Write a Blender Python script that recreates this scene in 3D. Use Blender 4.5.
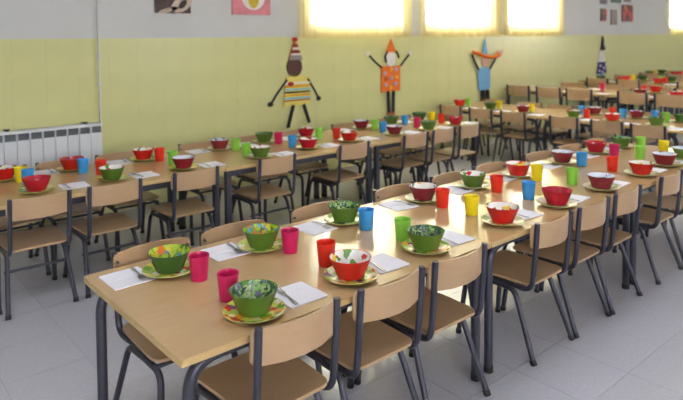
import bpy, bmesh, math, random
from mathutils import Matrix, Vector
random.seed(7)
PI = math.pi
S = bpy.context.scene
for o in list(bpy.data.objects):
    bpy.data.objects.remove(o)
C = S.collection

# ------------------------------------------------------------------ camera
# world: X runs along the long table rows, Y towards the gnome wall, Z up (metres)
cam_d = bpy.data.cameras.new('camera')
cam = bpy.data.objects.new('camera', cam_d); C.objects.link(cam); S.camera = cam
FPX, PPY, PITCH, YAW, ROLL = 611.74, 62.27, 0.0404, 0.8579, -0.0093
cam_d.sensor_fit = 'HORIZONTAL'; cam_d.sensor_width = 36.0
cam_d.lens = FPX / 683 * 36
cam_d.shift_y = -(200 - PPY) / 683
cam_d.clip_start = 0.05; cam_d.clip_end = 200
fw = Vector((math.cos(PITCH) * math.cos(YAW), math.cos(PITCH) * math.sin(YAW), -math.sin(PITCH)))
rt = Vector((math.sin(YAW), -math.cos(YAW), 0)); up = rt.cross(fw)
r2 = rt * math.cos(ROLL) + up * math.sin(ROLL); u2 = up * math.cos(ROLL) - rt * math.sin(ROLL)
cam.matrix_world = Matrix(((r2.x, u2.x, -fw.x, 0), (r2.y, u2.y, -fw.y, 0), (r2.z, u2.z, -fw.z, 1.6), (0, 0, 0, 1)))
cam_d.dof.use_dof = True; cam_d.dof.focus_distance = 2.6; cam_d.dof.aperture_fstop = 2.6

# ------------------------------------------------------------------ world, lights, exposure
W = bpy.data.worlds.new('world'); S.world = W; W.use_nodes = True
bg = W.node_tree.nodes['Background']
bg.inputs[0].default_value = (0.96, 0.97, 1.0, 1); bg.inputs[1].default_value = 27.0
S.view_settings.view_transform = 'Standard'; S.view_settings.look = 'None'
S.view_settings.exposure = 0.12; S.view_settings.gamma = 1.0; S.view_settings.use_curve_mapping = False

def area(name, loc, rot, sx, sy, power, col):
    l = bpy.data.lights.new(name, 'AREA'); l.shape = 'RECTANGLE'; l.size = sx; l.size_y = sy
    l.energy = power; l.color = col
    o = bpy.data.objects.new(name, l); C.objects.link(o); o.location = loc; o.rotation_euler = rot
    return o
# daylight entering through the windows of the opposite wall, behind the camera
FWIN = [(-1.5, 0.1), (6.5, 7.2)]; FZ0, FZ1 = 1.2, 2.7
for a, b in FWIN:
    area('daylight_portal', ((a + b) / 2, -4.1, (FZ0 + FZ1) / 2), (PI / 2, 0, PI), b - a, FZ1 - FZ0, 1, (1, 1, 1)).data.cycles.is_portal = True

RWIN = (-0.9, 0.1)                # opening added in the unseen end wall to brighten the gnome wall
area('daylight_portal', (17.6, -0.4, (FZ0 + FZ1) / 2), (PI / 2, 0, PI / 2), RWIN[1] - RWIN[0], FZ1 - FZ0, 1, (1, 1, 1)).data.cycles.is_portal = True
# one line of assumed overhead lights, added as top fill above the frame
for k in range(5):
    area('overhead_fill', (-.4 + 3.4 * k, 2.0, 3.05), (0, 0, 0), 1.5, .6, 19, (0.93, 0.96, 1.0))

# ------------------------------------------------------------------ materials
def lin(c):
    def f(v):
        v /= 255.0
        return v / 12.92 if v <= 0.04045 else ((v + 0.055) / 1.055) ** 2.4
    return (f(c[0]), f(c[1]), f(c[2]), 1.0)
M = {}
def mat(name, col, rough=0.5, var=0.06, scale=8.0, metal=0.0, spec=0.5, stretch=None, bump=0.0, trans=0.0, coat=0.0):
    m = bpy.data.materials.new(name); m.use_nodes = True; M[name] = m
    n = m.node_tree.nodes; l = m.node_tree.links; b = n['Principled BSDF']
    b.inputs['Roughness'].default_value = rough; b.inputs['Metallic'].default_value = metal
    b.inputs['Specular IOR Level'].default_value = spec
    b.inputs['Coat Weight'].default_value = coat
    if trans: b.inputs['Transmission Weight'].default_value = trans
    tc = n.new('ShaderNodeTexCoord'); mp = n.new('ShaderNodeMapping')
    if stretch: mp.inputs['Scale'].default_value = stretch
    nz = n.new('ShaderNodeTexNoise'); nz.inputs['Scale'].default_value = scale; nz.inputs['Detail'].default_value = 4
    l.new(tc.outputs['Object'], mp.inputs[0]); l.new(mp.outputs[0], nz.inputs['Vector'])
    cr = n.new('ShaderNodeValToRGB'); c = lin(col)
    cr.color_ramp.elements[0].position = 0.3; cr.color_ramp.elements[1].position = 0.7
    cr.color_ramp.elements[0].color = tuple(max(0, v * (1 - var)) for v in c[:3]) + (1,)
    cr.color_ramp.elements[1].color = tuple(min(1, v * (1 + var)) for v in c[:3]) + (1,)
    l.new(nz.outputs['Fac'], cr.inputs[0]); l.new(cr.outputs[0], b.inputs['Base Color'])
    if bump:
        bp = n.new('ShaderNodeBump'); bp.inputs['Strength'].default_value = bump; bp.inputs['Distance'].default_value = 0.002
        l.new(nz.outputs['Fac'], bp.inputs['Height']); l.new(bp.outputs[0], b.inputs['Normal'])
    return m
def print_mat(name, cols, scale, rough=0.25, warp=0.02):
    """printed ceramic / melamine decor: cells of flat colour. cols = [(position, srgb)]"""
    m = bpy.data.materials.new(name); m.use_nodes = True; M[name] = m
    n = m.node_tree.nodes; l = m.node_tree.links; b = n['Principled BSDF']
    b.inputs['Roughness'].default_value = rough
    tc = n.new('ShaderNodeTexCoord'); oi = n.new('ShaderNodeObjectInfo')
    nz = n.new('ShaderNodeTexNoise'); nz.inputs['Scale'].default_value = 40
    ad = n.new('ShaderNodeVectorMath'); ad.operation = 'MULTIPLY_ADD'; ad.inputs[1].default_value = (warp,) * 3
    l.new(tc.outputs['Object'], nz.inputs['Vector']); l.new(nz.outputs['Color'], ad.inputs[0]); l.new(tc.outputs['Object'], ad.inputs[2])
    cb = n.new('ShaderNodeCombineXYZ'); l.new(oi.outputs['Random'], cb.inputs[0]); l.new(oi.outputs['Random'], cb.inputs[1])
    a2 = n.new('ShaderNodeVectorMath'); a2.operation = 'ADD'; l.new(ad.outputs[0], a2.inputs[0]); l.new(cb.outputs[0], a2.inputs[1])
    vo = n.new('ShaderNodeTexVoronoi'); vo.inputs['Scale'].default_value = scale
    l.new(a2.outputs[0], vo.inputs['Vector'])
    sp = n.new('ShaderNodeSeparateColor'); l.new(vo.outputs['Color'], sp.inputs[0])
    cr = n.new('ShaderNodeValToRGB'); cr.color_ramp.interpolation = 'CONSTANT'
    for i, (p, c) in enumerate(cols):
        e = cr.color_ramp.elements[i] if i < 2 else cr.color_ramp.elements.new(p)
        e.position = p; e.color = lin(c)
    l.new(sp.outputs[0], cr.inputs[0]); l.new(cr.outputs[0], b.inputs['Base Color'])
    return m

mat('green_tile', (210, 208, 147), 0.3, 0.03, 3, bump=0.0)
mat('green_grout', (198, 197, 136), 0.6, 0.05)
mat('white_paint', (205, 205, 204), 0.6, 0.02, 2)
mat('ceiling_paint', (235, 235, 232), 0.7, 0.02, 2)
mat('floor_tile', (190, 190, 201), 0.15, 0.05, 60)
mat('floor_grout', (158, 157, 162), 0.6, 0.05)
mat('table_laminate', (190, 157, 115), 0.17, 0.03, 5, stretch=(1, 9, 9))
mat('table_edge', (196, 164, 112), 0.4, 0.12, 30, stretch=(1, 1, 6))
mat('plywood', (180, 148, 113), 0.38, 0.03, 7, stretch=(1, 8, 8))
mat('steel', (62, 62, 74), 0.38, 0.08, 40, metal=0.3)
mat('rubber', (28, 28, 30), 0.7, 0.1)
mat('screw', (120, 118, 112), 0.35, 0.05, metal=0.8)
mat('radiator_white', (222, 224, 228), 0.35, 0.02)
mat('radiator_dark', (104, 108, 112), 0.6, 0.1)
mat('pipe_white', (205, 205, 200), 0.4, 0.03)
mat('napkin', (238, 236, 246), 0.85, 0.02, 90, bump=0.15)
mat('fork_metal', (150, 150, 155), 0.3, 0.05, metal=0.9)
mat('alu', (190, 190, 190), 0.4, 0.03, metal=0.6)
CUPS = {'pink': (198, 24, 88), 'red': (222, 44, 22), 'yellow': (240, 216, 20), 'blue': (56, 148, 214), 'green': (140, 206, 70)}
for k, c in CUPS.items(): mat('cup_' + k, c, 0.32, 0.03)
BOWL = {'green': (84, 114, 38), 'dark green': (56, 90, 36), 'red': (196, 34, 26), 'crimson': (176, 14, 38), 'maroon': (132, 30, 42)}
for k, c in BOWL.items(): mat('bowl_' + k, c, 0.2, 0.06, 20)
print_mat('print_white', [(0, (244, 240, 236)), (0.55, (86, 140, 44)), (0.66, (244, 240, 236)), (0.76, (196, 40, 36)), (0.85, (244, 238, 230)), (0.92, (150, 90, 160)), (0.96, (236, 196, 60))], 38)
print_mat('print_pale', [(0, (220, 226, 236)), (0.5, (190, 200, 222)), (0.7, (150, 90, 130)), (0.8, (226, 228, 236)), (0.9, (90, 100, 120))], 34)
print_mat('print_leaf', [(0, (54, 96, 50)), (0.25, (96, 140, 70)), (0.45, (132, 168, 96)), (0.6, (46, 74, 60)), (0.72, (108, 110, 140)), (0.84, (170, 190, 130)), (0.94, (60, 50, 90))], 75, warp=0.05)
print_mat('print_artichoke', [(0, (170, 190, 40)), (0.3, (120, 160, 40)), (0.5, (90, 150, 170)), (0.62, (214, 200, 60)), (0.78, (210, 110, 40)), (0.88, (70, 110, 50))], 60, warp=0.04)
print_mat('print_crimson', [(0, (176, 18, 44)), (0.7, (200, 40, 62)), (0.9, (226, 170, 180))], 26)
print_mat('print_plate', [(0, (206, 206, 86)), (0.2, (110, 160, 50)), (0.38, (226, 214, 150)), (0.55, (222, 150, 40)), (0.66, (150, 180, 70)), (0.8, (196, 66, 40)), (0.88, (220, 224, 190)), (0.95, (110, 60, 100))], 34, warp=0.03)
print_mat('print_plate_pale', [(0, (214, 216, 176)), (0.35, (160, 190, 110)), (0.5, (228, 226, 206)), (0.7, (224, 178, 120)), (0.8, (226, 226, 210)), (0.92, (130, 160, 90))], 26, warp=0.03)
mat('plate_rim', (196, 190, 110), 0.25, 0.05)

def curtain_mat():
    m = bpy.data.materials.new('sheer_curtain'); m.use_nodes = True; M['sheer_curtain'] = m
    n = m.node_tree.nodes; l = m.node_tree.links
    n.remove(n['Principled BSDF']); out = n['Material Output']
    tc = n.new('ShaderNodeTexCoord'); wv = n.new('ShaderNodeTexNoise'); wv.inputs['Scale'].default_value = 160
    l.new(tc.outputs['Object'], wv.inputs['Vector'])
    cr = n.new('ShaderNodeValToRGB'); cr.color_ramp.elements[0].color = lin((234, 216, 150)); cr.color_ramp.elements[1].color = lin((246, 234, 186))
    l.new(wv.outputs['Fac'], cr.inputs[0])
    d = n.new('ShaderNodeBsdfDiffuse'); t = n.new('ShaderNodeBsdfTranslucent'); tr = n.new('ShaderNodeBsdfTransparent')
    l.new(cr.outputs[0], d.inputs[0]); l.new(cr.outputs[0], t.inputs[0])
    m1 = n.new('ShaderNodeMixShader'); m1.inputs[0].default_value = 0.36; l.new(d.outputs[0], m1.inputs[1]); l.new(t.outputs[0], m1.inputs[2])
    m2 = n.new('ShaderNodeMixShader'); m2.inputs[0].default_value = 0.2; l.new(m1.outputs[0], m2.inputs[1]); l.new(tr.outputs[0], m2.inputs[2])
    l.new(m2.outputs[0], out.inputs[0])
curtain_mat()
def glass_mat():
    m = bpy.data.materials.new('window_glass'); m.use_nodes = True; M['window_glass'] = m
    n = m.node_tree.nodes; l = m.node_tree.links
    n.remove(n['Principled BSDF']); out = n['Material Output']
    g = n.new('ShaderNodeBsdfGlossy'); g.inputs['Roughness'].default_value = 0.02; tr = n.new('ShaderNodeBsdfTransparent')
    tr.inputs[0].default_value = (0.94, 0.96, 0.95, 1)
    mx = n.new('ShaderNodeMixShader'); mx.inputs[0].default_value = 0.06
    l.new(tr.outputs[0], mx.inputs[1]); l.new(g.outputs[0], mx.inputs[2]); l.new(mx.outputs[0], out.inputs[0])
glass_mat()

# ------------------------------------------------------------------ mesh helpers
def add_box(bm, x0, x1, y0, y1, z0, z1):
    v = [bm.verts.new((x, y, z)) for z in (z0, z1) for y in (y0, y1) for x in (x0, x1)]
    for f in ((0, 2, 3, 1), (4, 5, 7, 6), (0, 1, 5, 4), (2, 6, 7, 3), (0, 4, 6, 2), (1, 3, 7, 5)):
        bm.faces.new([v[i] for i in f])
def box_bm(*a):
    bm = bmesh.new(); add_box(bm, *a); return bm
def fillet(pts, rad, n=5):
    out = [Vector(pts[0])]
    for i in range(1, len(pts) - 1):
        a, b, c = Vector(pts[i - 1]), Vector(pts[i]), Vector(pts[i + 1])
        r = rad[i - 1] if isinstance(rad, (list, tuple)) else rad
        d1, d2 = (a - b), (c - b)
        r = min(r, d1.length * 0.49, d2.length * 0.49)
        p, q = b + d1.normalized() * r, b + d2.normalized() * r
        for k in range(n + 1):
            t = k / n
            out.append(p * (1 - t) ** 2 + b * 2 * t * (1 - t) + q * t * t)
    out.append(Vector(pts[-1])); return out
def add_tube(bm, pts, r, seg=10):
    pts = [Vector(p) for p in pts]; rings = []
    t0 = (pts[1] - pts[0]).normalized()
    ref = Vector((1, 0, 0)) if abs(t0.x) < 0.9 else Vector((0, 0, 1))
    u = t0.cross(ref).normalized()
    for i, p in enumerate(pts):
        a = pts[max(0, i - 1)]; b = pts[min(len(pts) - 1, i + 1)]
        t = (b - a).normalized(); u = (u - t * u.dot(t)).normalized(); w = t.cross(u)
        rr = r[i] if isinstance(r, (list, tuple)) else r
        rings.append([bm.verts.new(p + (u * math.cos(2 * PI * k / seg) + w * math.sin(2 * PI * k / seg)) * rr) for k in range(seg)])
    for a, b in zip(rings, rings[1:]):
        for k in range(seg):
            bm.faces.new((a[k], a[(k + 1) % seg], b[(k + 1) % seg], b[k]))
    bm.faces.new(list(reversed(rings[0]))); bm.faces.new(rings[-1])
def add_lathe(bm, prof, seg=28, mats=None):
    rings = []
    for r, z in prof:
        if r < 1e-6: rings.append([bm.verts.new((0, 0, z))])
        else: rings.append([bm.verts.new((r * math.cos(2 * PI * k / seg), r * math.sin(2 * PI * k / seg), z)) for k in range(seg)])
    for i, (a, b) in enumerate(zip(rings, rings[1:])):
        for k in range(seg):
            k2 = (k + 1) % seg
            if len(a) == 1: f = bm.faces.new((a[0], b[k2], b[k]))
            elif len(b) == 1: f = bm.faces.new((a[k], a[k2], b[0]))
            else: f = bm.faces.new((a[k], a[k2], b[k2], b[k]))
            if mats: f.material_index = mats[i]
def rr_outline(w0, w1, d, r, n=5):
    """rounded trapezoid outline, width w0 at v=0 and w1 at v=d"""
    cs = [(-w0 / 2, 0), (w0 / 2, 0), (w1 / 2, d), (-w1 / 2, d)]
    pts = []
    for i in range(4):
        a, b, c = Vector(cs[i - 1]), Vector(cs[i]), Vector(cs[(i + 1) % 4])
        rr = r[i] if isinstance(r, (list, tuple)) else r
        p = b + (a - b).normalized() * rr; q = b + (c - b).normalized() * rr
        for k in range(n + 1):
            t = k / n
            pts.append(p * (1 - t) ** 2 + b * 2 * t * (1 - t) + q * t * t)
        nx = c + (b - c).normalized() * (r[(i + 1) % 4] if isinstance(r, (list, tuple)) else r)
        for k in (1, 2, 3): pts.append(q.lerp(nx, k / 4))
    return pts
def add_slab(bm, outline, thick, fn, centre, rings=(1, 0.72, 0.4), mi=(0, 0, 0)):
    """slab with outline (2-D) mapped to 3-D by fn(u, v, w), w in 0..thick; top, bottom, side material indices"""
    cx, cy = centre; n = len(outline); lay = []
    for w in (thick, 0):
        rs = [[bm.verts.new(fn(cx + (p[0] - cx) * s, cy + (p[1] - cy) * s, w)) for p in outline] for s in rings]
        c = bm.verts.new(fn(cx, cy, w)); lay.append((rs, c))
    for q, (rs, c) in enumerate(lay):
        fs = []
        for a, b in zip(rs, rs[1:]):
            for k in range(n):
                fs.append(bm.faces.new((a[k], a[(k + 1) % n], b[(k + 1) % n], b[k]) if q == 0 else (a[k], b[k], b[(k + 1) % n], a[(k + 1) % n])))
        for k in range(n):
            fs.append(bm.faces.new((rs[-1][k], rs[-1][(k + 1) % n], c) if q == 0 else (rs[-1][(k + 1) % n], rs[-1][k], c)))
        for f in fs: f.material_index = mi[q]
    a, b = lay[0][0][0], lay[1][0][0]
    for k in range(n):
        f = bm.faces.new((a[(k + 1) % n], a[k], b[k], b[(k + 1) % n])); f.material_index = mi[2]
def mesh(name, bm, mats, smooth=True, angle=0.7):
    me = bpy.data.meshes.new(name)
    bmesh.ops.recalc_face_normals(bm, faces=bm.faces)
    bm.to_mesh(me); bm.free()
    for m in ([mats] if isinstance(mats, str) else mats): me.materials.append(M[m])
    if smooth:
        me.polygons.foreach_set('use_smooth', [True] * len(me.polygons)); me.set_sharp_from_angle(angle=angle)
    return me
def link(name, me, parent=None, loc=None):
    o = bpy.data.objects.new(name, me); C.objects.link(o); o.parent = parent
    if loc: o.location = loc
    return o
def obj(name, bm, mats, parent=None, loc=None, smooth=True, angle=0.7):
    return link(name, mesh(name, bm, mats, smooth, angle), parent, loc)
def tag(o, label, cat, group=None):
    o['label'] = label; o['category'] = cat
    if group: o['group'] = group
    elif 'group' in o: del o['group']
    return o
def thing(name, loc=(0, 0, 0), rz=0):
    o = bpy.data.objects.new(name, None); C.objects.link(o); o.location = loc; o.rotation_euler = (0, 0, rz); o.empty_display_size = 0.1
    return o
def struct(o): o['kind'] = 'structure'; return o
KIDS = {}
def dup(root, first, parent=None):
    """copy of a thing with its parts and sub-parts (first=True hands back the prototype itself)"""
    if first: return root
    r = root.copy(); C.objects.link(r); r.parent = parent
    for ch in KIDS.setdefault(root.name, list(root.children)):
        dup(ch, False, r)
    return r

# ------------------------------------------------------------------ the room
YW = 5.65                       # inner face of the gnome wall
X0R, X1R, Y0R, ZC, ZB = -2.0, 17.5, -4.0, 3.1, 1.612
WIN = [(4.42, 5.96), (6.44, 7.92), (8.42, 9.88), (14.80, 16.40)]
SILL, HEAD = 1.73, 2.75

fl = struct(obj('floor', box_bm(X0R - .2, X1R + .2, Y0R - .2, YW + .25, -0.15, -0.0015), 'floor_grout', smooth=False))
TS = 0.375
def frustum(w, d, t, c, axis):
    bm = bmesh.new()
    if axis == 'z':
        lo = [(-w / 2, -d / 2, -t), (w / 2, -d / 2, -t), (w / 2, d / 2, -t), (-w / 2, d / 2, -t)]
        hi = [(-w / 2 + c, -d / 2 + c, 0), (w / 2 - c, -d / 2 + c, 0), (w / 2 - c, d / 2 - c, 0), (-w / 2 + c, d / 2 - c, 0)]
    else:
        lo = [(-w / 2, t, -d / 2), (-w / 2, t, d / 2), (w / 2, t, d / 2), (w / 2, t, -d / 2)]
        hi = [(-w / 2 + c, 0, -d / 2 + c), (-w / 2 + c, 0, d / 2 - c), (w / 2 - c, 0, d / 2 - c), (w / 2 - c, 0, -d / 2 + c)]
    a = [bm.verts.new(p) for p in lo]; b = [bm.verts.new(p) for p in hi]
    bm.faces.new(b)
    for k in range(4): bm.faces.new((a[k], a[(k + 1) % 4], b[(k + 1) % 4], b[k]))
    return bm
ft = mesh('floor_tile', frustum(TS - .0018, TS - .0018, .003, .0004, 'z'), 'floor_tile', smooth=False)
cells = []
for i in range(-9, 45):
    for j in range(-14, 13):
        x = .995 + TS * (i + .5); y = 1.265 + TS * (j + .5)
        if y > YW - .1 or x > X1R - .2 or x < X0R + .2 or y < Y0R + .2: continue
        cells.append((x, y))
def vis_rank(c):
    d = Vector((c[0], c[1], -1.6)); z = d.dot(fw)
    if z < 0.4: return 1e3 - z
    u = abs(d.dot(r2) / z) * FPX; v = -d.dot(u2) / z * FPX + PPY
    return z if (u < 390 and v < 450) else 500 + z
cells.sort(key=vis_rank)
for x, y in cells[:300]:
    link('floor_tile', ft, fl, (x, y, 0))
bm = bmesh.new()
for x, y in cells[300:]:
    a = (TS - .0025) / 2
    v = [bm.verts.new((x + sx * a, y + sy * a, 0)) for sx, sy in ((-1, -1), (1, -1), (1, 1), (-1, 1))]; bm.faces.new(v)
o = obj('floor_tile_field', bm, 'floor_tile', fl, smooth=False); o['kind'] = 'stuff'

struct(obj('ceiling', box_bm(X0R - .2, X1R + .2, Y0R - .2, YW + .25, ZC, ZC + .15), 'ceiling_paint', smooth=False))
struct(obj('wall_left', box_bm(X0R - .2, X0R, Y0R, YW, 0, ZC), 'white_paint', smooth=False))
bm = box_bm(X1R, X1R + .2, Y0R, RWIN[0], 0, ZC); add_box(bm, X1R, X1R + .2, RWIN[0], RWIN[1], 0, FZ0); add_box(bm, X1R, X1R + .2, RWIN[0], RWIN[1], FZ1, ZC)
add_box(bm, X1R, X1R + .2, RWIN[1], YW, 0, ZC)
struct(obj('wall_right', bm, 'white_paint', smooth=False))
bm = bmesh.new(); xs = X0R - .2
for a, b in FWIN:
    add_box(bm, xs, a, Y0R - .2, Y0R, 0, ZC); add_box(bm, a, b, Y0R - .2, Y0R, 0, FZ0); add_box(bm, a, b, Y0R - .2, Y0R, FZ1, ZC); xs = b
add_box(bm, xs, X1R + .2, Y0R - .2, Y0R, 0, ZC)
struct(obj('wall_front', bm, 'white_paint', smooth=False))
# gnome wall: painted upper half with window openings, tiled lower half
bm = bmesh.new()
xs = X0R - .2
for a, b in WIN:
    add_box(bm, xs, a, YW + .002, YW + .25, ZB, ZC); add_box(bm, a, b, YW + .002, YW + .25, ZB, SILL); add_box(bm, a, b, YW + .002, YW + .25, HEAD, ZC); xs = b
add_box(bm, xs, X1R + .2, YW + .002, YW + .25, ZB, ZC)
wb = struct(obj('wall_back', bm, 'white_paint', smooth=False))
bm = box_bm(X0R - .2, X1R + .2, YW + .0015, YW + .25, 0, ZB)
obj('tile_bed', bm, 'green_grout', wb, smooth=False)
TW, TH = 0.27, ZB / 5
wt = mesh('wall_tile', frustum(TW - .0008, TH - .0008, .002, .0003, 'y'), 'green_tile', smooth=False)
cols = int((15.9 + 0.1) / TW)
for i in range(cols):
    for j in range(5):
        link('wall_tile', wt, wb, (-.1 + TW * (i + .5), YW, TH * (j + .5)))
bm = box_bm(X0R, -.1, YW, YW + .004, 0, ZB); add_box(bm, -.1 + TW * cols, X1R, YW, YW + .004, 0, ZB)
o = obj('wall_tile_field', bm, 'green_tile', wb, smooth=False); o['kind'] = 'stuff'

for n, (a, b) in enumerate(WIN):
    e = struct(thing('window_%d' % (n + 1), ((a + b) / 2, YW + .16, SILL)))
    w = (b - a) / 2; h = HEAD - SILL
    bm = bmesh.new()
    for x0, x1, z0, z1 in ((-w, w, 0, .05), (-w, w, h - .05, h), (-w, -w + .05, .05, h - .05), (w - .05, w, .05, h - .05), (-.03, .03, .05, h - .05)):
        add_box(bm, x0, x1, -.03, .03, z0, z1)
    obj('window_frame', bm, 'alu', e, smooth=False)
    for s in (-1, 1):
        obj('pane', box_bm(.03 if s > 0 else -w + .05, w - .05 if s > 0 else -.03, -.003, .003, .05, h - .05), 'window_glass', e, smooth=False)
    obj('window_sill', box_bm(-w, w, -.155, -.03, -.0, .02), 'white_paint', e, smooth=False)

# curtains, one per window, hung inside the room
CUR = [(4.20, 6.06, 'first window from the radiator'), (6.27, 8.13, 'second window from the radiator'), (8.19, 9.96, 'third window from the radiator'), (14.64, 16.6, 'window beyond the small framed pictures')]
for n, (a, b, wn) in enumerate(CUR):
    e = thing('curtain', ((a + b) / 2, YW - .06, 1.60)); w = (b - a) / 2
    tag(e, 'sheer cream gathered curtain over the ' + wn, 'curtain', 'sheer cream curtains')
    bm = bmesh.new(); nx = 150; nz = 12; rows = []
    random.seed(20 + n); ph = [random.uniform(0, 6) for _ in range(4)]
    for j in range(nz + 1):
        z = (2.86 - 1.60) * j / nz; row = []
        for i in range(nx + 1):
            x = -w + 2 * w * i / nx
            am = .020 + .012 * math.sin(x * 2.3 + ph[0])
            y = am * math.sin(x * 34 + ph[1] + 1.6 * math.sin(x * 5 + ph[2])) + .006 * math.sin(x * 71 + ph[3] + z)
            row.append(bm.verts.new((x, y, z + .006 * math.sin(x * 17 + ph[3]) * (j == 0))))
        rows.append(row)
    for r0, r1 in zip(rows, rows[1:]):
        for i in range(nx): bm.faces.new((r0[i], r0[i + 1], r1[i + 1], r1[i]))
    obj('cloth', bm, 'sheer_curtain', e, angle=3)
    bm = bmesh.new()
    for (r0, r1, dy) in ((0, 0, 0),):
        rr = []
        for j in (0, 1):
            row = []
            for i in range(nx + 1):
                x = -w + 2 * w * i / nx
                am = .020 + .012 * math.sin(x * 2.3 + ph[0])
                y = am * math.sin(x * 34 + ph[1] + 1.6 * math.sin(x * 5 + ph[2])) + .006 * math.sin(x * 71 + ph[3]) + .003
                row.append(bm.verts.new((x, y, .005 + .07 * j)))
            rr.append(row)
        for i in range(nx): bm.faces.new((rr[0][i], rr[0][i + 1], rr[1][i + 1], rr[1][i]))
    obj('hem', bm, 'sheer_curtain', e, angle=3)
    bm = bmesh.new(); add_tube(bm, [(-w - .01, 0, 1.27), (w + .01, 0, 1.27)], .014)
    obj('curtain_rod', bm, 'alu', e)
    bm = bmesh.new()
    for x in (-w + .02, w - .02): add_box(bm, x - .01, x + .01, 0, .06, 1.26, 1.28)
    obj('bracket', bm, 'alu', e, smooth=False)

# ------------------------------------------------------------------ radiator and pipe
rad = thing('radiator', (0, YW - .1, 0))
tag(rad, 'white sectional radiator standing against the green tiled wall', 'radiator')
SW = .0985
def sec_mesh():
    bm = bmesh.new(); w = SW - .006
    add_box(bm, -w / 2, w / 2, -.04, .05, .16, .775)
    add_box(bm, -w / 2, w / 2, -.028, .05, .775, .835)
    add_box(bm, -SW / 2, SW / 2, -.04, .05, .835, .858)
    add_box(bm, -.008, .008, -.04, -.028, .775, .835) if False else None
    add_box(bm, -w / 2, -w / 2 + .004, -.04, -.028, .775, .835); add_box(bm, w / 2 - .004, w / 2, -.04, -.028, .775, .835)
    return mesh('section', bm, 'radiator_white', smooth=False)
sm = sec_mesh()
bm = bmesh.new()
for k in range(5): add_box(bm, -.042, .042, -.036, -.028, .781 + k * .011, .785 + k * .011)
gm = mesh('grille', bm, 'radiator_dark', smooth=False)
bm = box_bm(-.0435, .0435, -.0295, -.0275, .776, .834); bk = mesh('grille_recess', bm, 'radiator_dark', smooth=False)
for k in range(13):
    s = link('section', sm, rad, (1.885 - SW * k, 0, 0)); link('grille', gm, s); link('grille_recess', bk, s)
for x in (1.80, 1.18):
    bm = bmesh.new(); add_box(bm, -.012, .012, -.02, .09, .858, .866); add_box(bm, -.02, .02, -.01, .01, .866, .876)
    obj('wall_bracket', bm, 'steel', rad, (x, 0, 0), smooth=False)
for x in (.7, 1.8):
    bm = box_bm(-.02, .02, -.02, .03, 0, .16); obj('foot', bm, 'radiator_white', rad, (x, 0, 0), smooth=False)
p = thing('heating_pipe', (1.955, YW - .035, .30)); tag(p, 'thin white vertical pipe rising from the radiator end', 'pipe')
bm = bmesh.new(); add_tube(bm, [(0, 0, 0), (0, 0, ZC - .30)], .0105); obj('pipe_run', bm, 'pipe_white', p)
bm = bmesh.new(); add_tube(bm, [(0, 0, 1.12), (0, 0, 1.19)], .017); obj('coupling', bm, 'pipe_white', p)
bm = bmesh.new(); add_tube(bm, fillet([(0, 0, .0), (0, 0, -.05), (0, -.06, -.05), (-.05, -.06, -.05)], .03), .0105); obj('elbow', bm, 'pipe_white', p)
for z in (.9, 1.9):
    bm = box_bm(-.015, .015, -.014, .034, z - .008, z + .008); obj('pipe_clip', bm, 'pipe_white', p, smooth=False)

# ------------------------------------------------------------------ pictures on the wall
mat('pic_brown', (70, 52, 46), 0.5, 0.3, 14)
mat('pic_pink', (216, 130, 140), 0.5, 0.15, 10)
mat('pic_white', (228, 224, 220), 0.5, 0.05)
mat('pic_yellow', (206, 176, 40), 0.5, 0.2, 20)
mat('pic_tan', (196, 176, 160), 0.5, 0.08)
mat('pic_dark', (40, 30, 30), 0.5, 0.1)
print_mat('pic_reds', [(0, (120, 60, 60)), (0.35, (190, 60, 60)), (0.55, (110, 90, 70)), (0.75, (206, 130, 80)), (0.9, (60, 50, 60))], 7, 0.5)
print_mat('pic_greens', [(0, (56, 92, 60)), (0.5, (96, 130, 80)), (0.8, (40, 60, 60))], 7, 0.5)
print_mat('pic_greys', [(0, (150, 130, 128)), (0.5, (116, 104, 104)), (0.8, (170, 150, 150))], 7, 0.5)
def ellipse(bm, cx, cz, rx, rz, y0, y1, rot=0, n=20):
    out = [(cx + rx * math.cos(t) * math.cos(rot) - rz * math.sin(t) * math.sin(rot), cz + rx * math.cos(t) * math.sin(rot) + rz * math.sin(t) * math.cos(rot)) for t in [2 * PI * k / n for k in range(n)]]
    poly(bm, out, y0, y1)
def poly(bm, pts, y0, y1):
    a = [bm.verts.new((x, y0, z)) for x, z in pts]; b = [bm.verts.new((x, y1, z)) for x, z in pts]
    bm.faces.new(a); bm.faces.new(list(reversed(b)))
    for k in range(len(pts)): bm.faces.new((a[k], b[k], b[(k + 1) % len(pts)], a[(k + 1) % len(pts)]))
def picture(x0, x1, z0, z1, label, m, group=None):
    e = thing('picture', ((x0 + x1) / 2, YW, z0)); w = (x1 - x0) / 2; h = z1 - z0
    tag(e, label, 'picture', group)
    obj('panel', box_bm(-w, w, -.018, .002, 0, h), m, e, smooth=False)
    return e, w, h
e, w, h = picture(2.51, 2.88, 1.855, 2.20, 'dark brown photo print with a pale curved shape', 'pic_brown')
bm = bmesh.new(); ellipse(bm, .09, .09, .12, .07, -.02, -.018, .5); obj('pale_shape', bm, 'pic_tan', e)
bm = bmesh.new(); ellipse(bm, .10, .09, .055, .03, -.022, -.02, .8); obj('dark_seed', bm, 'pic_dark', e)
bm = bmesh.new(); ellipse(bm, -.05, .03, .11, .022, -.02, -.018, .25); obj('pale_shape', bm, 'pic_tan', e)
e, w, h = picture(3.36, 3.84, 1.855, 2.30, 'pink square print with a yellow drop on white', 'pic_pink')
bm = bmesh.new(); ellipse(bm, .02, .20, .15, .15, -.02, -.018); obj('white_blotch', bm, 'pic_white', e)
bm = bmesh.new(); ellipse(bm, .02, .20, .075, .13, -.022, -.02); obj('yellow_drop', bm, 'pic_yellow', e)
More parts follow.
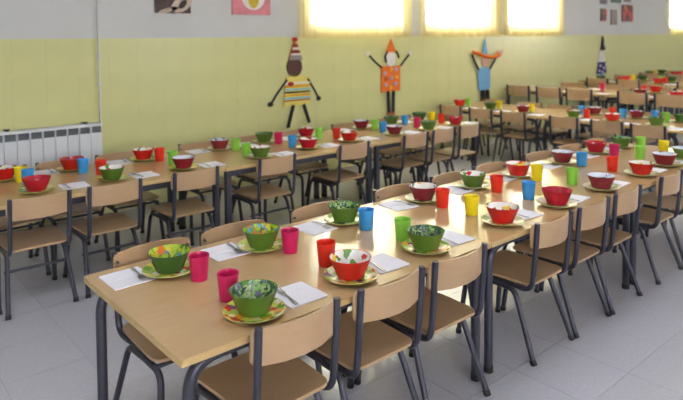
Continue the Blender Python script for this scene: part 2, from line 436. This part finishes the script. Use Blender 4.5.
for x0, x1, z0, z1, lb, m in ((11.47, 11.69, 1.87, 2.11, 'small red brown upright print left of the narrow grey one', 'pic_reds'),
                              (11.89, 12.14, 1.80, 2.10, 'narrow grey print hung lowest in the picture cluster', 'pic_greys'),
                              (12.37, 12.84, 1.87, 2.21, 'largest print of the cluster, red over dark brown', 'pic_reds'),
                              (11.45, 11.70, 2.20, 2.44, 'small grey print above the small red brown one', 'pic_greys'),
                              (11.90, 12.30, 2.24, 2.50, 'dark green print above the narrow grey one', 'pic_greens'),
                              (12.45, 12.75, 2.27, 2.50, 'grey print above the largest red print', 'pic_greys')):
    picture(x0, x1, z0, z1, lb, m, 'small pictures beside the third window')

# ------------------------------------------------------------------ gnome figures on the wall
for nm, c in (('yellow', (228, 212, 110)), ('brown', (92, 62, 54)), ('black', (44, 42, 46)), ('orange', (228, 116, 40)), ('white', (226, 220, 214)), ('blue', (118, 172, 212)),
              ('grey', (150, 140, 136)), ('redfelt', (186, 40, 40)), ('lilac', (196, 160, 180)), ('navy', (44, 42, 110)), ('cyan', (130, 190, 200)), ('skin', (226, 176, 160)), ('amber', (240, 170, 40)), ('rust', (190, 96, 50))):
    mat('card_' + nm, c, 0.8, 0.06, 12)
class Fig:
    def __init__(s, name, label, x, z, kx, kz, u, v):
        s.e = thing(name, (x, YW - .003, z)); tag(s.e, label, 'wall decoration', 'gnome figures on the green wall')
        s.kx, s.kz, s.u, s.v = kx, kz, u, v
    def p(s, u, v): return ((u - s.u) * s.kx, -(v - s.v) * s.kz)
    def poly(s, name, pts, m, lay=0, parent=None):
        bm = bmesh.new(); y1 = -.012 * lay; poly(bm, [s.p(*q) for q in pts], -.012 * (lay + 1), y1)
        return obj(name, bm, 'card_' + m, parent or s.e, smooth=False)
    def oval(s, name, u, v, ru, rv, m, lay=0, parent=None):
        bm = bmesh.new(); x, z = s.p(u, v); ellipse(bm, x, z, ru * s.kx, rv * s.kz, -.012 * (lay + 1), -.012 * lay)
        return obj(name, bm, 'card_' + m, parent or s.e)
    def limb(s, name, pts, r, m, y=-.026):
        bm = bmesh.new(); add_tube(bm, [Vector((s.p(*q)[0], y, s.p(*q)[1])) for q in pts], r, 8)
        return obj(name, bm, 'card_' + m, s.e)
# units of the sketches below are small steps on the wall, kx by kz metres each
f = Fig('gnome_figure', 'gnome figure in a striped yellow shirt with brown face', 4.164, 1.2345, .0142, .01144, 295, 70)
hat = f.poly('hat', [(288.5, 60), (301.5, 60), (297.5, 44), (294, 41)], 'rust', 1)
f.oval('heart', 295.3, 39.5, 2.6, 2.4, 'redfelt', 1)
for v0, v1, m in ((45, 46.5, 'black'), (47.5, 49.5, 'white'), (51, 52.5, 'black'), (53.5, 55.2, 'white'), (55.2, 60, 'grey')):
    a = 1.6 + (v0 - 44) * .32; b = 1.6 + (v1 - 44) * .32
    f.poly('hat_stripe', [(295.3 - b, v1), (295.3 + b, v1), (295.3 + a, v0), (295.3 - a, v0)], m, 2, hat)
f.oval('head', 295, 67, 7.6, 10, 'brown', 0)
body = f.poly('body', [(283, 105.5), (309.5, 105.5), (309, 77), (286, 77), ], 'yellow', 1)
f.poly('collar', [(289, 79), (303, 79), (301, 74.5), (291, 74.5)], 'yellow', 0)
for v0, v1, m in ((82, 84, 'white'), (85.5, 87.2, 'amber'), (88.5, 90.2, 'cyan'), (91.3, 92.8, 'black'), (94.2, 96, 'amber'), (97, 99, 'cyan'), (99.6, 100.8, 'rust')):
    f.poly('shirt_stripe', [(283.6, v1), (309.3, v1), (309.2, v0), (284.2, v0)], m, 2, body)
f.oval('pocket_heart', 289.5, 83.5, 2.6, 2.2, 'redfelt', 3, body)
f.limb('arm', [(286.5, 79.5), (277, 92), (271.5, 101)], .012, 'black'); f.limb('arm', [(307.5, 79.5), (314, 91), (318.5, 100)], .012, 'black')
f.oval('hand', 270.8, 102.2, 2.4, 2.4, 'black', 1); f.oval('hand', 319, 100.5, 2.2, 2.4, 'black', 1)
f.limb('leg', [(292.5, 105), (287, 127)], .021, 'black'); f.limb('leg', [(303, 105), (308.5, 124)], .019, 'black')
f = Fig('gnome_figure', 'gnome figure in a spotted orange coat with arms raised', 5.723, 1.1694, .01865, .01312, 391, 70)
f.poly('hat', [(385.8, 52.5), (396.2, 52.5), (391, 38.5)], 'orange', 1)
f.limb('hair', [(387, 52), (385, 56), (386, 62)], .013, 'black'); f.limb('hair', [(395.5, 51), (397.5, 54), (398.6, 58)], .013, 'black')
f.oval('face', 390.6, 59, 4.8, 7.4, 'white', 1)
body = f.poly('body', [(381.5, 91.5), (400.5, 91.5), (400.8, 66), (382, 66)], 'orange', 0)
for u, v, m in ((385, 73, 'lilac'), (391, 69, 'amber'), (396, 69.5, 'lilac'), (391.5, 78, 'lilac'), (396.5, 77.5, 'amber'), (386, 84.5, 'lilac'), (395.5, 84, 'lilac'), (390.5, 87.5, 'amber'), (386.5, 78.5, 'rust')):
    f.oval('spot', u, v, 1.7, 1.9, m, 1, body)
f.limb('arm', [(381.5, 67), (375, 61), (370, 55)], .013, 'black'); f.limb('arm', [(400.5, 66), (405, 60), (409, 55.5)], .013, 'black')
f.oval('hand', 368.6, 53, 2, 2.2, 'white', 1); f.oval('hand', 410.5, 53.5, 1.8, 2.2, 'white', 1)
f.limb('leg', [(387.6, 91), (387.9, 101), (388.4, 112)], .021, 'black'); f.limb('leg', [(393, 91), (392.8, 101), (392.6, 112)], .021, 'black')
f.oval('shoe', 388.2, 113.6, 1.8, 2, 'rust', 1); f.oval('shoe', 392.8, 113.6, 1.8, 2, 'rust', 1)
f = Fig('gnome_figure', 'gnome figure in plain blue tunic holding an orange scarf overhead', 7.7655, 1.0841, .0254, .01532, 485, 70)
f.poly('hat', [(482, 55), (487.5, 55), (485, 38)], 'blue', 1)
f.oval('face', 485.3, 60.5, 3.2, 7, 'skin', 0)
f.poly('tunic', [(478.5, 89), (481, 90.5), (487.5, 90.5), (490, 88), (490, 70), (487.5, 67), (481, 67), (477.8, 70)], 'blue', 1)
sc = f.limb('scarf', [(472, 51.5), (478, 53.5), (483, 56), (490, 57.5), (495, 57), (497.5, 55)], [.022, .032, .026, .026, .026, .03], 'orange', -.046)
f.poly('scarf_end', [(494.5, 57), (499.5, 58.5), (503, 51), (498, 51)], 'skin', 2)
f.limb('arm', [(478.3, 69), (474.5, 61), (472, 54)], .016, 'black'); f.limb('arm', [(489.4, 69), (493, 63), (496, 57.5)], .016, 'black')
f.limb('leg', [(482, 90), (482, 99)], .032, 'black', -.036); f.limb('leg', [(486.5, 90), (486.8, 99)], .032, 'black', -.036)
f.oval('shoe', 482, 99.8, 1.6, 1.2, 'rust', 1); f.oval('shoe', 486.8, 99.8, 1.6, 1.2, 'rust', 1)
f = Fig('gnome_figure', 'slim gnome figure with tall black hat and navy star body', 11.507, 1.1211, .04045, .01932, 602, 60)
f.poly('hat', [(601.2, 47), (604.2, 47), (603, 36.5), (602.3, 36.5)], 'black', 1)
f.oval('hat_brim', 602.4, 48.3, 2.2, 2.2, 'black', 2)
f.poly('beard', [(598.5, 63), (605.8, 63), (604, 50), (600.5, 50)], 'white', 0)
b = f.poly('body', [(597, 73.5), (606.5, 73.5), (605.5, 62), (598.5, 62)], 'navy', 1)
for u, v in ((600, 65.5), (603.5, 68), (605.5, 64.5), (599, 70.5), (602, 72)): f.oval('star', u, v, .8, 1.1, 'white', 2, b)
f.oval('pot', 602.5, 77, 2.6, 3.4, 'blue', 0)

# ------------------------------------------------------------------ chair prototypes
def make_chair(stretcher):
    t = thing('school_chair')
    # seat: rounded plywood, front edge rolled down
    def seat_fn(u, v, w):
        z = .372 + w - .010 * math.exp(-((v - .2) / .13) ** 2) * max(0, 1 - (u / .17) ** 2)
        if v > .34: z -= .012 * ((v - .34) / .08) ** 2
        return (u, v + .03, z)
    bm = bmesh.new(); add_slab(bm, rr_outline(.325, .365, .385, (.05, .05, .06, .06)), .012, seat_fn, (0, .19), (1, .85, .6, .3))
    obj('seat', bm, 'plywood', t)
    def back_fn(u, v, w):
        bow = -.034 + .05 * (u / .175) ** 2
        return (u, bow + w - (v - .08) * .05, .563 + v)
    bm = bmesh.new(); add_slab(bm, rr_outline(.356, .356, .124, .026), .011, back_fn, (0, .062), (1, .8, .55, .28))
    bk = obj('backrest', bm, 'plywood', t)
    for s in (-1, 1):
        for z in (.592, .655):
            bm = bmesh.new(); add_tube(bm, [(s * .163, .018, z), (s * .163, .033, z)], .007, 8); obj('rivet', bm, 'screw', bk)
    for s in (-1, 1):
        x = s * .163
        bm = bmesh.new(); add_tube(bm, fillet([(x, -.002, .693), (x, .012, .50), (x, .028, .348), (x * .86, .31, .352)], [.05, .06]), .0135, 10)
        obj('back_post', bm, 'steel', t)
        xo = s * .160
        bm = bmesh.new(); add_tube(bm, fillet([(s * .187, 0, .004), (xo, .125, .330), (xo, .29, .336)], .04), .0135, 10)
        l = obj('leg', bm, 'steel', t)
        bm = bmesh.new(); add_tube(bm, [(s * .1872, -.001, 0), (s * .186, .009, .022)], .0158, 10); obj('foot_cap', bm, 'rubber', l)
        bm = bmesh.new(); add_tube(bm, fillet([(s * .184, .455, .004), (xo, .415, .330), (xo, .28, .336)], .05), .0135, 10)
        l = obj('leg', bm, 'steel', t)
        bm = bmesh.new(); add_tube(bm, [(s * .184, .455, 0), (s * .1838, .453, .022)], .0158, 10); obj('foot_cap', bm, 'rubber', l)
    for y in (.12, .385):
        bm = bmesh.new(); add_tube(bm, [(-.17, y, .352 if y < .2 else .345), (.17, y, .352 if y < .2 else .345)], .009, 8); obj('seat_bar', bm, 'steel', t)
    if stretcher:
        bm = bmesh.new(); add_tube(bm, [(-.182, .105, .24), (.182, .105, .24)], .009, 8); obj('stretcher', bm, 'steel', t)
    return t
CH = {False: [make_chair(False), False], True: [make_chair(True), False]}
def chair(x, y, rz, label, group, stretcher=False, scale=None):
    c = CH[stretcher]; o = dup(c[0], not c[1]); c[1] = True
    o.location = (x, y, 0); o.rotation_euler = (0, 0, rz)
    if scale: o.scale = scale
    tag(o, label, 'chair', group)
    return o

# ------------------------------------------------------------------ tables
L, D, H = 1.5466, .8712, .647
def make_table(name, h, d, ln, square):
    t = thing(name)
    bm = bmesh.new()
    add_slab(bm, rr_outline(ln - .003, ln - .003, d, .012), .024, lambda u, v, w: (u, v - d / 2, h - .024 + w), (0, d / 2), (1, .6), (0, 0, 1))
    obj('table_top', bm, ['table_laminate', 'table_edge'], t, angle=.5)
    lx, ly = ln / 2 - .05, d / 2 - .055; rz = h - .024 - .021
    for sy in (-1, 1):
        for sx in (-1, 1):
            bm = bmesh.new()
            if square:
                add_box(bm, sx * lx - .02, sx * lx + .02, sy * ly - .02, sy * ly + .02, .012, h - .024)
                l = obj('leg', bm, 'steel', t, smooth=False)
                obj('foot_cap', box_bm(sx * lx - .022, sx * lx + .022, sy * ly - .022, sy * ly + .022, 0, .025), 'rubber', l, smooth=False)
                continue
            add_tube(bm, fillet([(sx * lx, sy * ly, .012), (sx * lx, sy * ly, rz), (sx * (lx - .22), sy * ly, rz)], .11, 8), .0205, 14)
            l = obj('leg', bm, 'steel', t)
            bm = bmesh.new(); add_tube(bm, [(sx * lx, sy * ly, 0), (sx * lx, sy * ly, .03)], .0225, 14); obj('foot_cap', bm, 'rubber', l)
        if square:
            obj('side_rail', box_bm(-lx + .02, lx - .02, sy * ly - .015, sy * ly + .015, h - .024 - .05, h - .024), 'steel', t, smooth=False); continue
        bm = bmesh.new(); add_tube(bm, [(-lx + .21, sy * ly, rz), (lx - .21, sy * ly, rz)], .0205, 12); obj('side_rail', bm, 'steel', t)
    for sx in (-1, 1):
        bm = box_bm(-.0125, .0125, -ly, ly, rz - .02, rz + .02); obj('cross_rail', bm, 'steel', t, (sx * (lx - .2), 0, 0), smooth=False)
    return t
TB = [make_table('dining_table', H, D, L, False), False]
TS2 = [make_table('dining_table', H, D, L, True), False]
TT = [make_table('dining_table', .785, .92, L, False), False]
def table(proto, x, y, rz, label, group):
    o = dup(proto[0], not proto[1]); proto[1] = True
    o.location = (x, y, 0); o.rotation_euler = (0, 0, rz); tag(o, label, 'table', group); return o

# ------------------------------------------------------------------ tableware prototypes
def bowl_meshes():
    out = [(0, .004), (.046, .004), (.050, 0), (.054, .002), (.062, .022), (.074, .052), (.0835, .0765), (.0845, .079), (.083, .0795), (.0815, .0775)]
    inn = [(.0815, .0775), (.0715, .052), (.0595, .024), (.050, .009), (.03, .0065), (0, .006)]
    b = {}
    for k in BOWL:
        bm = bmesh.new(); add_lathe(bm, out, 32); b[k] = mesh('bowl', bm, 'bowl_' + k)
    i = {}
    for k in ('print_white', 'print_pale', 'print_leaf', 'print_artichoke', 'print_crimson'):
        bm = bmesh.new(); add_lathe(bm, inn, 32); i[k] = mesh('printed_lining', bm, k)
    return b, i
BM, IM = bowl_meshes()
PM = {}
for k in ('print_plate', 'print_plate_pale'):
    bm = bmesh.new(); add_lathe(bm, [(0, .003), (.068, .003), (.072, 0), (.076, .002), (.092, .0075), (.108, .0135), (.1095, .0145), (.1085, .0158), (.106, .0155)], 40)
    a = mesh('plate', bm, 'plate_rim')
    bm = bmesh.new(); add_lathe(bm, [(.106, .0155), (.090, .0105), (.074, .0062), (.05, .0056), (0, .0056)], 40)
    PM[k] = (a, mesh('printed_face', bm, k))
CM = {}
for k in CUPS:
    bm = bmesh.new(); add_lathe(bm, [(0, .003), (.029, .003), (.031, 0), (.0325, .002), (.0355, .04), (.0400, .094), (.0407, .0985), (.0400, .1), (.0388, .0985), (.0372, .09), (.0335, .04), (.0305, .006), (0, .005)], 28)
    CM[k] = mesh('cup', bm, 'cup_' + k)
bm = bmesh.new(); add_slab(bm, rr_outline(.165, .165, .175, (.004, .012, .004, .004), 3), .0025, lambda u, v, w: (u, v - .0875, w + .0004 * math.sin(40 * u)), (0, .0875), (1, .5))
NM = mesh('napkin', bm, 'napkin')
bm = bmesh.new(); add_slab(bm, rr_outline(.165, .165, .087, (.004, .012, .004, .004), 3), .0015, lambda u, v, w: (u + .001, v - .0875, w + .0026), (0, .04), (1, .5))
NF = mesh('folded_half', bm, 'napkin')
def fork_mesh():
    bm = bmesh.new(); z = .002
    def strip(pts, th=.0018):
        n = len(pts); lays = []
        for w in (0, th):
            lays.append([(bm.verts.new((x - hw, y, zz + w)), bm.verts.new((x + hw, y, zz + w))) for x, y, hw, zz in pts])
        for a, b in zip(range(n - 1), range(1, n)):
            for q in (0, 1):
                l = lays[q]; bm.faces.new((l[a][0], l[a][1], l[b][1], l[b][0]))
            bm.faces.new((lays[0][a][0], lays[0][b][0], lays[1][b][0], lays[1][a][0])); bm.faces.new((lays[0][a][1], lays[1][a][1], lays[1][b][1], lays[0][b][1]))
        for e in (0, -1): bm.faces.new((lays[0][e][0], lays[0][e][1], lays[1][e][1], lays[1][e][0]))
    strip([(0, -.080, .006, z), (0, -.06, .0075, z), (0, -.01, .0042, z + .003), (0, .015, .0036, z + .004), (0, .025, .008, z + .003), (0, .034, .0115, z + .001), (0, .042, .012, z)])
    for k in (-1, 0, 1): strip([(k * .0093, .042, .0026, z), (k * .0093, .06, .0022, z + .0005), (k * .0088, .078, .0014, z + .003)])
    return mesh('fork', bm, 'fork_metal')
FM = fork_mesh()

ORD = ['first', 'second', 'third', 'fourth', 'fifth', 'sixth', 'seventh', 'eighth', 'ninth']
def setting(wx, wy, z, rz, where, grp, bowl, lining, cup, cup_off, nap, nap_off, fork=True, plate='print_plate', jit=0.0, sc=1.0):
    """one place setting. rz turns the diner's frame: +y points from the diner to the table middle, +x to the diner's right"""
    cs, sn = math.cos(rz), math.sin(rz)
    def at(x, y): return (wx + x * cs - y * sn, wy + x * sn + y * cs)
    zt = z + .0005
    if nap:
        x, y = at(*nap_off); a = rz + random.uniform(-.12, .12)
        o = link('napkin', NM, None, (x, y, zt)); o.rotation_euler[2] = a
        tag(o, 'white folded paper napkin, ' + where, 'napkin', 'napkins on ' + grp)
        link('folded_half', NF, o)
        if fork:
            fx, fy = nap_off[0] - .045, nap_off[1]
            x, y = at(fx, fy)
            q = link('fork', FM, None, (x, y, zt + .0036)); q.rotation_euler[2] = rz + random.uniform(-.25, .1)
            tag(q, 'metal fork lying on the napkin, ' + where, 'fork', 'forks on ' + grp)
    if bowl:
        pz = zt + (.0045 if nap else 0)
        a, f = PM[plate]; p = link('plate', a, None, (wx, wy, pz)); p.rotation_euler[2] = random.uniform(0, 6)
        tag(p, ('bright green and yellow printed plate, ' if plate == 'print_plate' else 'pale fruit printed plate, ') + where, 'plate', 'plates on ' + grp)
        link('printed_face', f, p)
        o = link('bowl', BM[bowl], None, (wx, wy, pz + .0062)); o.rotation_euler[2] = random.uniform(0, 6)
        tag(o, {'print_white': bowl + ' bowl with printed white inside, ', 'print_pale': bowl + ' bowl with pale inside, ', 'print_leaf': 'leaf-printed ' + bowl + ' bowl, ',
                'print_artichoke': bowl + ' bowl with yellow and blue print inside, ', 'print_crimson': bowl + ' bowl with crimson inside, '}[lining] + where, 'bowl', 'bowls on ' + grp)
        link('printed_lining', IM[lining], o)
    if cup:
        d = math.hypot(*cup_off)
        if bowl and d < .146: cup_off = (cup_off[0] * .146 / d, cup_off[1] * .146 / d)
        x, y = at(*cup_off); o = link('cup', CM[cup], None, (x, y, zt)); o.rotation_euler[2] = random.uniform(0, 6)
        tag(o, ('lime green' if cup == 'green' else cup) + ' plastic cup, ' + where, 'cup', 'cups on ' + grp)

# ------------------------------------------------------------------ row one: free-standing long row
RN = 'the free-standing long row'
X1, Y1 = .7946, 1.659
for t in range(3):
    table(TB, X1 + L * (t + .5), Y1 + D / 2, 0, ORD[t] + ' beech topped table from the open end of ' + RN, 'tables of ' + RN)
FAR = [(1.075, 2.33, 'dark green', 'print_artichoke', 'pink', (1.13, 2.18), -.145), (1.515, 2.32, 'green', 'print_artichoke', 'pink', (1.575, 2.20), -.14), (2.05, 2.36, 'green', 'print_leaf', 'blue', (2.055, 2.20), -.17),
       (2.66, 2.36, 'maroon', 'print_white', 'red', (2.64, 2.20), -.17), (3.13, 2.36, 'green', 'print_white', 'red', (3.14, 2.19), -.13), (3.60, 2.34, 'red', 'print_white', 'yellow', (3.59, 2.19), -.12),
       (4.21, 2.36, 'maroon', 'print_pale', 'blue', (4.22, 2.21), -.17), (4.77, 2.38, 'crimson', 'print_crimson', 'pink', (4.71, 2.20), -.16), (5.15, 2.35, 'green', 'print_leaf', 'green', (5.20, 2.21), -.15)]
for i, (x, y, b, ln, c, (cx, cy), no) in enumerate(FAR):
    wh = '%s wall-side place from the open end' % ORD[i]
    setting(x, y, H, PI, wh, RN, b, ln, c, (-(cx - x), -(cy - y)), True, (-no + .01, -(2.385 - y)), True, 'print_plate' if i < 3 else 'print_plate_pale')
NEAR = [(1.125, 1.775, 'green', 'print_leaf', 'pink', (1.12, 1.94)), (1.58, 1.785, 'red', 'print_white', 'red', (1.60, 1.96)), (2.045, 1.80, 'green', 'print_leaf', 'green', (2.07, 1.965)),
        (2.63, 1.80, 'red', 'print_white', 'yellow', (2.64, 2.0)), (3.13, 1.785, 'crimson', 'print_crimson', 'blue', (3.14, 1.97)), (3.66, 1.79, 'maroon', 'print_pale', 'green', (3.66, 1.98)),
        (4.23, 1.79, 'red', 'print_white', 'red', (4.21, 1.98)), (4.66, 1.81, 'maroon', 'print_pale', 'green', (4.77, 2.03)), (5.0, 1.80, 'green', 'print_pale', 'yellow', (5.16, 2.01))]
for i, (x, y, b, ln, c, (cx, cy)) in enumerate(NEAR):
    wh = '%s aisle-side place from the open end' % ORD[i]
    setting(x, y, H, 0, wh, RN, b, ln, c, (cx - x, cy - y), True, (.205, .03), True, 'print_plate' if i < 3 else 'print_plate_pale')
for i, x in enumerate((1.19, 1.628, 2.038, 2.785, 3.195, 3.605, 4.24, 4.70, 5.14)):
    chair(x, 1.60, random.uniform(-.02, .02), 'plywood chair, %s aisle-side seat from the open end, free-standing long row' % ORD[i], 'chairs of ' + RN)
for i, x in enumerate((1.112, 1.524, 2.05, 2.66, 3.17, 3.62, 4.24, 4.72, 5.15)):
    chair(x, 2.595, PI + random.uniform(-.03, .03), 'plywood chair, %s wall-side seat from the open end, free-standing long row' % ORD[i], 'chairs of ' + RN)

# ------------------------------------------------------------------ row two: along the radiator wall (counted from its radiator end)
RN = 'the long row by the radiator'
X2, Y2 = 2.264 - L, 3.933
for t in range(3):
    table(TS2, X2 + L * (t + .5), Y2 + D / 2, 0, ['beech topped table in front of the radiator, ', 'middle beech topped table, ', 'beech topped table nearest the spotted orange gnome, '][t] + RN, 'tables of ' + RN)
N2 = [(1.04, 4.15, 'crimson', 'print_crimson', 'blue', (1.05, 4.40)), (1.51, 4.14, 'green', 'print_white', 'red', (1.52, 4.38)), (2.03, 4.13, 'maroon', 'print_pale', 'green', (2.05, 4.35)),
      (2.68, 4.10, 'green', 'print_white', 'green', (2.64, 4.23)), (3.20, 4.15, 'crimson', 'print_white', 'blue', (3.15, 4.31)), (3.70, 4.18, 'red', 'print_white', 'red', (3.70, 4.36)),
      (4.26, 4.15, 'maroon', 'print_pale', 'blue', (4.30, 4.35)), (4.74, 4.13, 'green', 'print_leaf', 'pink', (4.80, 4.34)), (5.20, 4.15, 'crimson', 'print_crimson', 'red', (5.23, 4.37))]
for i, (x, y, b, ln, c, (cx, cy)) in enumerate(N2):
    setting(x, y, H, 0, '%s aisle-side place from the radiator end' % ORD[i], RN, b, ln, c, (cx - x, cy - y), True, (.225, 0), True, 'print_plate' if i < 3 else 'print_plate_pale')
F2 = [(.96, 4.65, 'red', 'print_white', 'yellow', (1.01, 4.57)), (1.41, 4.66, 'red', 'print_crimson', 'blue', (1.44, 4.53)), (1.95, 4.66, 'red', 'print_white', 'red', (2.02, 4.55)),
      (2.62, 4.64, 'maroon', 'print_pale', 'green', (2.69, 4.55)), (3.09, 4.66, 'green', 'print_leaf', 'pink', (3.14, 4.56)), (3.57, 4.66, 'crimson', 'print_white', 'green', (3.60, 4.50)),
      (4.30, 4.67, 'maroon', 'print_pale', 'green', (4.36, 4.58)), (4.76, 4.68, 'green', 'print_leaf', 'blue', (4.82, 4.60)), (5.20, 4.67, 'dark green', 'print_leaf', 'yellow', (5.27, 4.58))]
for i, (x, y, b, ln, c, (cx, cy)) in enumerate(F2):
    setting(x, y, H, PI, '%s wall-side place from the radiator end' % ORD[i], RN, b, ln, c, (-(cx - x), -(cy - y)), True, (.18, -.045), True, 'print_plate' if i < 3 else 'print_plate_pale')
for i, x in enumerate((.985, 1.43, 1.995, 2.68, 3.50, 4.283, 4.693, 5.103)):
    st = i < 4
    chair(x, 3.86 if st else 3.885, random.uniform(-.02, .02), 'plywood chair%s, %s aisle-side seat from the radiator end' % (' with low stretcher' if st else '', ORD[i]), 'chairs of ' + RN, st)
for i, x in enumerate((.983, 1.395, 1.83, 2.53, 3.05, 3.54, 4.25, 4.68, 5.09)):
    chair(x, 4.88, PI + random.uniform(-.03, .03), 'plywood chair, %s wall-side seat from the radiator end' % ORD[i], 'chairs of ' + RN)

# ------------------------------------------------------------------ row three: low cross row (runs towards the gnome wall)
RN = 'the low cross row'
for t, yc in enumerate((4.673, 3.126, 1.579)):
    table(TB, 6.42 + D / 2, yc, -PI / 2, ORD[t] + ' low beech table from the gnome wall, ' + RN, 'tables of ' + RN)
YS = (5.22, 4.72, 4.24, 3.58, 3.12, 2.66)
CY3 = (5.15, 4.67, 4.20, 3.54, 3.05, 2.625)
N3 = [('red', 'print_crimson', 'green'), ('green', 'print_leaf', 'yellow'), ('maroon', 'print_pale', 'yellow'), ('green', 'print_white', 'red'), ('red', 'print_white', 'red'), ('green', 'print_leaf', 'blue')]
for i, (b, ln, c) in enumerate(N3):
    co = {4: (-.22, .47), 5: (-.22, .5)}.get(i, (.03, .14) if i < 3 else (.09, .06))
    setting(6.63, YS[i], H, -PI / 2, '%s from gnome wall, long-row side, low cross row' % ORD[i], RN, b, ln, c, co, True, (.22, -.06), False, 'print_plate_pale')
for i, (b, ln, c) in ((3, ('maroon', 'print_pale', 'blue')), (4, ('maroon', 'print_pale', 'blue')), (5, ('dark green', 'print_leaf', 'green'))):
    setting(7.08, (3.55, 3.05, 2.58)[i - 3], H, PI / 2, '%s from gnome wall, far side, low cross row' % ORD[i], RN, b, ln, c, (.11, .03), True, (.2, -.06), False, 'print_plate_pale')
for i, y in enumerate(CY3):
    chair(6.34, y, -PI / 2 + random.uniform(-.03, .06), 'low plywood chair, %s from gnome wall, long-row side, low cross row' % ORD[i], 'chairs of ' + RN)
for i, y in enumerate((5.18, 4.62, 4.17, 3.6, 3.1, 2.65)):
    chair(7.40, y, PI / 2 + random.uniform(-.04, .04), 'low plywood chair, %s from gnome wall, far side, low cross row' % ORD[i], 'chairs of ' + RN)

# ------------------------------------------------------------------ rows further back: taller cross rows
def tall_row(RN, x0, ycs, near, far, nch, fch):
    for t, yc in enumerate(ycs):
        table(TT, x0 + .46, yc, -PI / 2, ORD[t] + ' taller beech table from the gnome wall, ' + RN, 'tables of ' + RN)
    for y, b, ln, c, n in near:
        i = YR(y)
        setting(x0 + .17, y, .785, -PI / 2, '%s from gnome wall, low-row side, %s' % (ORD[i], RN[4:]), RN, b, ln, c, (.04, .16), n, (.2, -.03), False, 'print_plate_pale')
    for y, b, ln, c, n in far:
        i = YR(y)
        setting(x0 + .75, y, .785, PI / 2, '%s from gnome wall, far side, %s' % (ORD[i], RN[4:]), RN, b, ln, c, (.09, .03), n, (.2, -.03), False, 'print_plate_pale')
    for i, (y, a) in enumerate(nch):
        chair(x0 - .07, y, -PI / 2 + a, 'taller plywood chair, %s from gnome wall, low-row side, %s' % (ORD[i], RN[4:]), 'chairs of ' + RN, False, (1.13, 1.15, 1.235))
    for i, (y, a) in enumerate(fch):
        chair(x0 + 1.02, y, PI / 2 + a, 'taller plywood chair, %s from gnome wall, far side, %s' % (ORD[i], RN[4:]), 'chairs of ' + RN, False, (1.13, 1.15, 1.235))
def YR(y): return min(range(6), key=lambda k: abs((5.22, 4.72, 4.24, 3.58, 3.12, 2.66)[k] - y))
tall_row('the first tall cross row', 8.15, (4.78, 3.23),
         [(5.2, None, None, None, True), (4.72, None, None, None, True), (4.24, None, None, None, True), (3.55, 'maroon', 'print_white', None, True), (3.1, 'red', 'print_white', 'pink', True)],
         [(4.24, None, None, 'pink', True), (3.58, 'red', 'print_crimson', 'red', True), (3.12, 'green', 'print_white', None, True)],
         [(5.26, .02), (4.755, .02), (4.285, 0), (3.55, 0), (3.08, 0)], [(4.95, 0), (4.35, 0), (3.68, 0), (3.2, 0)])
tall_row('the second tall cross row', 10.42, (4.78, 3.23),
         [(5.2, 'dark green', 'print_leaf', None, True), (4.83, 'red', 'print_crimson', 'red', True), (4.22, 'red', 'print_crimson', 'red', True), (3.6, 'green', 'print_leaf', 'yellow', True)],
         [(4.72, 'dark green', 'print_leaf', 'yellow', True), (4.24, 'dark green', 'print_leaf', 'green', True)],
         [(5.15, 0), (4.62, 0), (3.65, 0)], [(5.15, 0), (4.6, 0), (3.62, 0)])
tall_row('the third tall cross row', 12.45, (4.78,),
         [(5.2, 'green', 'print_leaf', 'yellow', True), (4.72, 'red', 'print_crimson', 'red', True)], [(5.2, 'dark green', 'print_leaf', None, True)],
         [(5.1, 0), (4.6, 0)], [(5.1, 0), (4.6, 0)])
